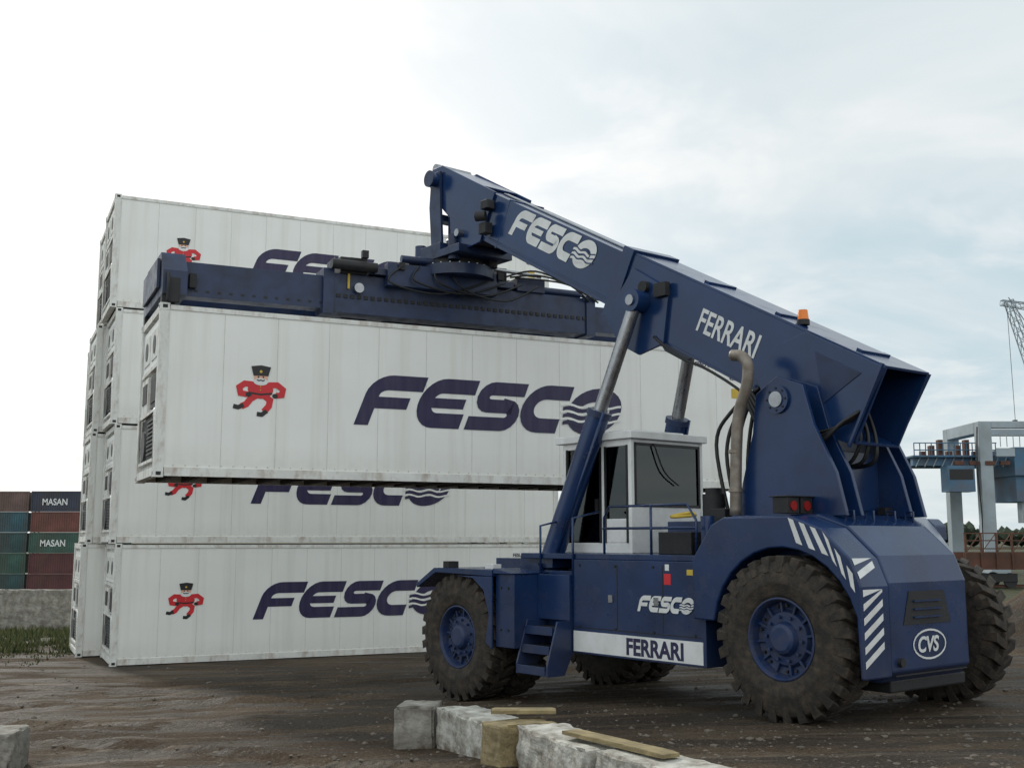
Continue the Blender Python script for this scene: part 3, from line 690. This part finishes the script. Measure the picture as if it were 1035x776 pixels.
for i in range(6): b.box(1.46+i*.1,1.50+i*.1,.6,.62,2.9,3.2,M_dark)
b.obj('engine_hood',RS,.015)
b=MB(); b.tube([(1.32,1.0,3.3),(1.28,1.0,4.1),(1.22,1.0,4.6),(1.08,1.0,4.95),(1.05,1.0,5.2),(1.14,1.0,5.34),(1.3,1.0,5.38)],.075,M_exh,n=14)
for z in(3.6,4.1): b.cyl((1.315-.02*(z-3.3),1,z),(1.315-.02*(z-3.3),1,z+.04),.09,M_exh)
b.obj('exhaust_pipe',RS)
b=MB()
for k in range(4):
    v=.40+.09*k
    b.tube([(1.5+.06*k,v,3.2),(1.60+.10*k,v,3.9+.12*k),(1.5+.06*k,v*.9,4.7),(1.3,v*.7,5.0)],.026,M_black)
for k in range(4):
    v=.57+.03*k
    b.tube([(1.45,v,5.05-.03*k),(1.0,v+.03,4.55-.10*k),(.35,v+.05,4.32-.07*k),(-.12,v,4.42),(-.3,.4,4.6)],.024,M_black)
for k in range(3):
    v=.3-.16*k
    b.tube([(.35,v,3.9),(.05-.05*k,v,3.95),(-.1,v,4.25),(.0,v,4.6)],.026,M_black)
b.tube([bp(3.75,1.0,.54),bp(3.2,1.10,.50),bp(2.6,1.07,.49),bp(1.9,1.12,.50),bp(1.6,1.25,.55)],.02,M_black)
q=bp(4.0,.15,0); b.box(q[0]-.12,q[0]+.12,.5,.60,q[2]-.3,q[2]-.1,M_dark); b.cyl((q[0]+.35,.5,q[2]-.1),(q[0]+.35,.60,q[2]-.1),.09,M_dark)
b.obj('hydraulic_hoses',RS)
b=MB(); q=bp(1.55,0,.22); b.cyl(q,(q[0],q[1],q[2]+.07),.085,M_dark); b.cyl((q[0],q[1],q[2]+.07),(q[0],q[1],q[2]+.20),.075,M_amber,.06,n=20)
b.obj('beacon_lamp',RS)
xd=(-ca,0,-sa); yd=(-sa,0,ca)
text(RS,'boom_text','FERRARI',.46,bp(3.10,.64,.470),xd,yd,M_white,.70,0,.007,.004)
text(RS,'side_text','FERRARI',.30,(2.84,1.508,1.485),(-1,0,0),(0,0,1),M_navy,.95,0,.010)
b=MB()
logo(b,0,0,2.4,.50,M_white,M_blue2,lambda x,z,d:tuple(Vector(bp(8.10,.62,.388+d))+Vector(xd)*x+Vector(yd)*z))
logo(b,0,0,1.02,.21,M_white,M_blue,lambda x,z,d:(2.62-x,1.5065+d,2.06+z))
b.obj('logo_markings',RS,recalc=False)
b=MB()
b.box(5.3,5.5,1.7,1.86,2.56,2.63,M_white); b.box(6.4,6.55,1.7,1.9,2.56,2.66,M_dark); b.box(6.05,6.2,-1.9,-1.6,2.56,2.66,M_dark)
b.obj('front_lamps',RS,.006)
# ------------------------------------------------------------ foreground blocks
def block(name,p,ang,L,W,H,m):
    e=empty(name,Matrix.Translation(p)@Matrix.Rotation(ang,4,'Z'))
    me=bpy.data.meshes.new('slab'); bm=bmesh.new(); bmesh.ops.create_cube(bm,size=1)
    for v in bm.verts: v.co=Vector((v.co.x*L+L/2,v.co.y*W+W/2,v.co.z*H+H/2))
    bmesh.ops.subdivide_edges(bm,edges=bm.edges,cuts=17,use_grid_fill=True)
    sd=random.random()*50
    for v in bm.verts:
        c=v.co.copy(); fx=abs(c.x)<.005 or abs(c.x-L)<.005; fy=abs(c.y)<.005 or abs(c.y-W)<.005; fz=abs(c.z-H)<.005
        ex=fx+fy+fz
        nn=noise.noise(c*4+Vector((sd,0,0)))*.014*min(1,H*4)+noise.noise(c*14+Vector((sd,0,0)))*.009*min(1,H*4)
        d=Vector((L/2,W/2,H/2))-c
        v.co+=Vector((nn,nn,nn))
        if ex>=2:
            chip=.006+max(0,noise.noise(c*7+Vector((0,sd,0))))*.07*min(1,H*3)
            v.co+=Vector((math.copysign(chip,d.x)*fx,math.copysign(chip,d.y)*fy,-chip*fz))
    bm.to_mesh(me); bm.free(); me.materials.append(m)
    o=bpy.data.objects.new('slab',me); COL.objects.link(o); o.parent=e
    return e
bd=Vector((2.15,-4.3,0)).normalized(); ba=math.atan2(bd.y,bd.x); s=Vector((-.80,12.10,0))
def onrow(d,side=0):
    p=s+bd*d+Vector((-bd.y,bd.x,0))*side; return Vector((p.x,p.y,gh(p.x,p.y)-.06))
block('concrete_block',Vector((-1.24,12.1,gh(-1.2,12.2)-.06)),-.12,.42,.50,.50,M_conc)
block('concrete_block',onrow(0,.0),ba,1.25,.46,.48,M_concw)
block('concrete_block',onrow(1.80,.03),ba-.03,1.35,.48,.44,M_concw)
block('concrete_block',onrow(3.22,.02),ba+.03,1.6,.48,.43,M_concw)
block('concrete_block',Vector((-5.80,11.62,gh(-5.4,11.8)-.05)),.12,.75,.6,.42,M_conc)
block('timber_baulk',onrow(1.33,-.10),ba+.02,.40,.62,.45,M_wood)
block('timber_plank',onrow(1.30,.02)+Vector((0,0,.50)),ba+1.1,.62,.20,.035,M_wood)
block('timber_plank',onrow(2.6,.06)+Vector((0,0,.46)),ba+.12,1.3,.18,.035,M_wood)
for i in range(4):
    x=-22.6+i*2.72; y=38+.1*(i%2)
    block('concrete_barrier',Vector((x,y,gh(x,y)-.05)),0,2.66,.5,1.38,M_conc)
# ------------------------------------------------------------ distant container stacks
def farmat(n,c): return paint(n,c,.6,0,.35,.6,(.10,.07,.05),.5,dscale=(1,1,.2),bump=0)
FM={'navy':farmat('cont_navy',(.035,.045,.075)),'red':farmat('cont_red',(.16,.055,.045)),'green':farmat('cont_green',(.04,.10,.08)),'maroon':farmat('cont_maroon',(.10,.03,.032)),'teal':farmat('cont_teal',(.035,.10,.13)),'dteal':farmat('cont_dark_teal',(.03,.075,.08)),'grey':farmat('cont_greyred',(.16,.10,.09))}
def far_cont(x,y,z,key,label=None):
    m=FM[key]; b=MB(); b.box(.1,12.1,.06,2.38,.1,2.5,m)
    for i in range(40): b.box(.25+i*.295,.40+i*.295,.02,.06,.2,2.4,m)
    for xx in(0,12.04):
        for yy in(0,2.29): b.box(xx,xx+.15,yy,yy+.15,0,2.59,m)
    b.box(.15,12.04,0,.08,.0,.15,m); b.box(.15,12.04,0,.08,2.45,2.585,m)
    e=empty('shipping_container',Matrix.Translation((x,y,z))); b.obj('corrugated_box',e)
    if label: text(e,'label',label,1.15,(1.4,-.03,.85),(1,0,0),(0,0,1),M_white,.85,0,.02)
zb=-3.9
for k_,(l,r) in enumerate((('dteal','maroon'),('green','maroon'),('dteal','green'),('teal','red'),('grey','navy'))):
    z=zb+k_*2.6
    far_cont(-61.2+.1*(k_%2),143,z,r,'MASAN' if r in('navy','green') else None)
    far_cont(-73.9,143.5,z,l); far_cont(-86.6,143,z,r)
# ------------------------------------------------------------ right background
M_cr=paint('crane_grey',(.32,.38,.42),.6,0,.2,.4,(.2,.14,.1),.25,bump=0)
M_cb=paint('crane_blue',(.06,.15,.25),.6,0,.3,.4,(.17,.10,.07),.5,bump=0)
M_rust=paint('wagon_rust',(.12,.050,.032),.8,0,.4,.8,(.05,.035,.03),.5,bump=.1)
gc=empty('gantry_crane',Matrix.Translation((0.6,95,0)))
b=MB()
for x in(39.2,55.0):
    for y in(0,7):
        b.box(x,x+1.1,y,y+1.0,.0,13.0,M_cr)
    b.box(x,x+1.1,1.0,7,12.0,13.0,M_cr); b.box(x-.2,x+1.4,-1.5,9.5,.2,1.2,M_cr)
for y in(0,7): b.box(40.3,55,y,y+.7,12.4,13.0,M_cr)
b.obj('portal_legs',gc,.05)
b=MB()
for y in(1.5,5): b.box(34.0,62,y,y+.6,9.3,10.0,M_cb)
b.box(33.8,41.0,.8,6.6,10.0,10.15,M_cb)
for i in range(15):
    x=33.9+i*.5; b.cyl((x,.8,10.1),(x,.8,11.2),.05,M_cb,n=5)
for z in(10.6,11.2): b.cyl((33.9,.8,z),(41,.8,z),.05,M_cb,n=5)
b.box(36.3,38.6,-.2,1.4,7.0,9.2,M_cb); b.box(36.45,38.45,-.22,-.2,8.0,8.9,M_dark)
b.box(42.2,45.5,.2,6,8.4,10.8,M_cb); b.box(42.4,44.8,.6,5,6.2,8.4,M_cb); b.box(43,44,1,2,4.4,6.2,M_cr)
for i in range(9): b.cyl((41+i*.55,0,10.8),(41+i*.55,0,11.8),.04,M_cr,n=5)
b.cyl((41,0,11.8),(45.6,0,11.8),.04,M_cr,n=5)
b.box(40.6,42.2,0,.2,10.0,10.7,M_cr)
for i in range(12): b.cyl((34.2+i*.75,1.4,9.2),(34.6+i*.75,1.4,10.0),.06,M_cr,n=5)
for i in range(8): b.box(34.6+i*.75,35.0+i*.75,1.0,1.6,10.15,10.5+.5*(i%3),M_rust)
for i in range(4): b.box(37+i*1.3,37.8+i*1.3,-.1,.3,9.25,9.6,M_rust)
b.tube([(39.0,-.2,12.5),(38.8,-.3,9),(39.0,-.2,5),(38.9,-.2,1)],.06,M_dark)
b.obj('girder_and_trolley',gc,.03)
jc=empty('lattice_boom_crane',Matrix.Translation((2.2,160,0)))
b=MB()
def lattice(p0,p1,w0,w1,n,r=.12):
    p0=Vector(p0);p1=Vector(p1); d=(p1-p0).normalized(); a=d.cross(Vector((0,1,0))).normalized(); c=Vector((0,1,0))
    P=lambda i,k:p0.lerp(p1,i/n)+(a*(1 if k in(0,1) else -1)+c*(1 if k in(0,3) else -1))*(w0+(w1-w0)*i/n)/2
    for k in range(4): b.cyl(P(0,k),P(n,k),r,M_cr,n=5)
    for i in range(n):
        for k in range(4): b.cyl(P(i,k),P(i+1,(k+1)%4),r*.6,M_cr,n=4); b.cyl(P(i,k),P(i,(k+1)%4),r*.6,M_cr,n=4)
lattice((70.3,0,37.5),(80,0,4),1.0,2.0,22,.09)
lattice((69.2,0,37.2),(73.2,0,36.6),.7,.9,4,.07)
b.cyl((70.3,0,38),(84,0,16),.06,M_dark,n=4); b.cyl((73,0,36.8),(86,0,14),.06,M_dark,n=4); b.cyl((70,0,37.2),(70.2,0,20),.04,M_dark,n=4); b.box(69.9,70.4,-.3,.3,19,20,M_dark)
b.box(77,88,-3,3,2,9,M_cb)
lattice((84,0,9),(84,0,17),1.5,.8,6)
b.box(79,86,-2.5,2.5,0,2,M_dark)
b.obj('lattice_boom_and_house',jc)
for wi in range(3):
    wg=empty('rail_wagon',Matrix.Translation((28.0+wi*13.2,70+wi*1.5,.0))@Matrix.Rotation(.115,4,'Z')); b=MB()
    b.box(0,12.4,0,2.9,1.15,1.4,M_rust); b.box(0,12.4,0,.1,1.4,2.2,M_rust); b.box(0,12.4,2.8,2.9,1.4,2.2,M_rust)
    for i in range(13): b.box(.02+i*1.02,.14+i*1.02,-.1,0,1.2,3.4,M_rust)
    for z in(2.4,2.9,3.35): b.box(0,12.4,-.06,-.02,z,z+.07,M_rust)
    for i in range(12): b.cyl((.1+i*1.02,-.04,2.2),(1.1+i*1.02,-.04,3.4),.035,M_rust,n=4)
    for x in(1.4,3.2,9.2,11.0):
        for y in(.4,2.4): b.cyl((x,y,.48),(x,y+.12,.48),.46,M_dark,n=20)
    b.box(1.0,3.6,.3,.4,.4,.9,M_dark); b.box(8.8,11.4,.3,.4,.4,.9,M_dark)
    b.obj('wagon_body',wg)
b=MB()
for y in(70.9,72.4): b.box(20,75,y,y+.08,.05,.16,M_rust)
b.obj('railway_track')
M_tree=paint('distant_foliage',(.035,.05,.03),.95,0,.5,.1,bump=0)
b=MB()
for i in range(900):
    x=random.uniform(40,420); y=random.uniform(430,460); h=random.uniform(2,6)*(1+.6*noise.noise(Vector((x*.02,0,0)))); r=random.uniform(1.5,3.5)
    q=[(x+a*r*random.uniform(.6,1.3),y+b_*r,max(0,h+c_*r*random.uniform(.5,1.2))) for a,b_,c_ in ico]
    b.add(q,icf,M_tree)
b.obj('distant_trees',recalc=False)
# ------------------------------------------------------------ light
sunv=Vector((-.50,.72,.0)).normalized()*math.cos(rad(34))+Vector((0,0,math.sin(rad(34))))
sl=bpy.data.lights.new('sun','SUN'); sl.energy=2.0; sl.angle=rad(6); sl.color=(1,.94,.84)
so=bpy.data.objects.new('sun',sl); COL.objects.link(so); so.rotation_euler=(-sunv).to_track_quat('-Z','Y').to_euler(); so.location=(-20,30,40)
w=bpy.data.worlds.new('World'); scene.world=w; w.use_nodes=True; nt=w.node_tree; L=nt.links.new
bg=nt.nodes['Background']; bg.inputs['Strength'].default_value=.1
sky=N(nt,'ShaderNodeTexSky',sky_type='NISHITA'); sky.sun_disc=False; sky.sun_elevation=rad(34); sky.sun_rotation=math.atan2(sunv.x,sunv.y); sky.dust_density=2
tc=N(nt,'ShaderNodeTexCoord'); sp=N(nt,'ShaderNodeSeparateXYZ'); L(tc.outputs['Generated'],sp.inputs[0])
def mth(op,a,b_=None,cl=False):
    n=N(nt,'ShaderNodeMath',operation=op,use_clamp=cl)
    for i,s_ in enumerate((a,b_)):
        if s_ is None: continue
        if hasattr(s_,'is_output'): L(s_,n.inputs[i])
        else: n.inputs[i].default_value=s_
    return n.outputs[0]
zz=mth('ADD',mth('MAXIMUM',sp.outputs[2],0),.16)
cb=N(nt,'ShaderNodeCombineXYZ'); L(mth('DIVIDE',sp.outputs[0],zz),cb.inputs[0]); L(mth('DIVIDE',sp.outputs[1],zz),cb.inputs[1])
def cloud(scale,a,b_,dist,off):
    mp=N(nt,'ShaderNodeMapping'); mp.inputs['Location'].default_value=off; L(cb.outputs[0],mp.inputs[0])
    n1=N(nt,'ShaderNodeTexNoise'); n1.inputs['Scale'].default_value=scale; n1.inputs['Detail'].default_value=5; n1.inputs['Roughness'].default_value=.58; n1.inputs['Distortion'].default_value=dist
    L(mp.outputs[0],n1.inputs['Vector'])
    mr=N(nt,'ShaderNodeMapRange'); mr.interpolation_type='SMOOTHSTEP'; mr.inputs[1].default_value=a; mr.inputs[2].default_value=b_; L(n1.outputs[0],mr.inputs[0]); return mr.outputs[0]
gv=Vector((-.26,.90,.30)).normalized()
dp=N(nt,'ShaderNodeVectorMath',operation='DOT_PRODUCT'); L(tc.outputs['Generated'],dp.inputs[0]); dp.inputs[1].default_value=gv
gl=N(nt,'ShaderNodeMapRange'); gl.interpolation_type='SMOOTHSTEP'; gl.inputs[1].default_value=.86; gl.inputs[2].default_value=.995; L(dp.outputs['Value'],gl.inputs[0])
bk=N(nt,'ShaderNodeMapRange'); bk.inputs[1].default_value=.3; bk.inputs[2].default_value=-1; bk.inputs[3].default_value=0; bk.inputs[4].default_value=1; L(sp.outputs[1],bk.inputs[0])
m1=N(nt,'ShaderNodeMixRGB'); L(cloud(.75,.38,.62,.6,(3.1,1.7,0)),m1.inputs[0]); m1.inputs[1].default_value=(5.9,7.2,7.8,1); m1.inputs[2].default_value=(7.8,8.5,8.7,1)
m1b=N(nt,'ShaderNodeMixRGB'); L(mth('MULTIPLY',cloud(1.9,.45,.70,.3,(7,2,0)),.65),m1b.inputs[0]); L(m1.outputs[0],m1b.inputs[1]); m1b.inputs[2].default_value=(9.7,9.8,9.7,1)
m2=N(nt,'ShaderNodeMixRGB',blend_type='ADD'); L(gl.outputs[0],m2.inputs[0]); L(m1b.outputs[0],m2.inputs[1]); m2.inputs[2].default_value=(3.6,2.7,2.2,1)
m3=N(nt,'ShaderNodeMixRGB',blend_type='ADD'); L(bk.outputs[0],m3.inputs[0]); L(m2.outputs[0],m3.inputs[1]); m3.inputs[2].default_value=(5.2,5.0,4.6,1)
m4=N(nt,'ShaderNodeMixRGB'); m4.inputs[0].default_value=.93; L(sky.outputs[0],m4.inputs[1]); L(m3.outputs[0],m4.inputs[2])
L(m4.outputs[0],bg.inputs['Color'])
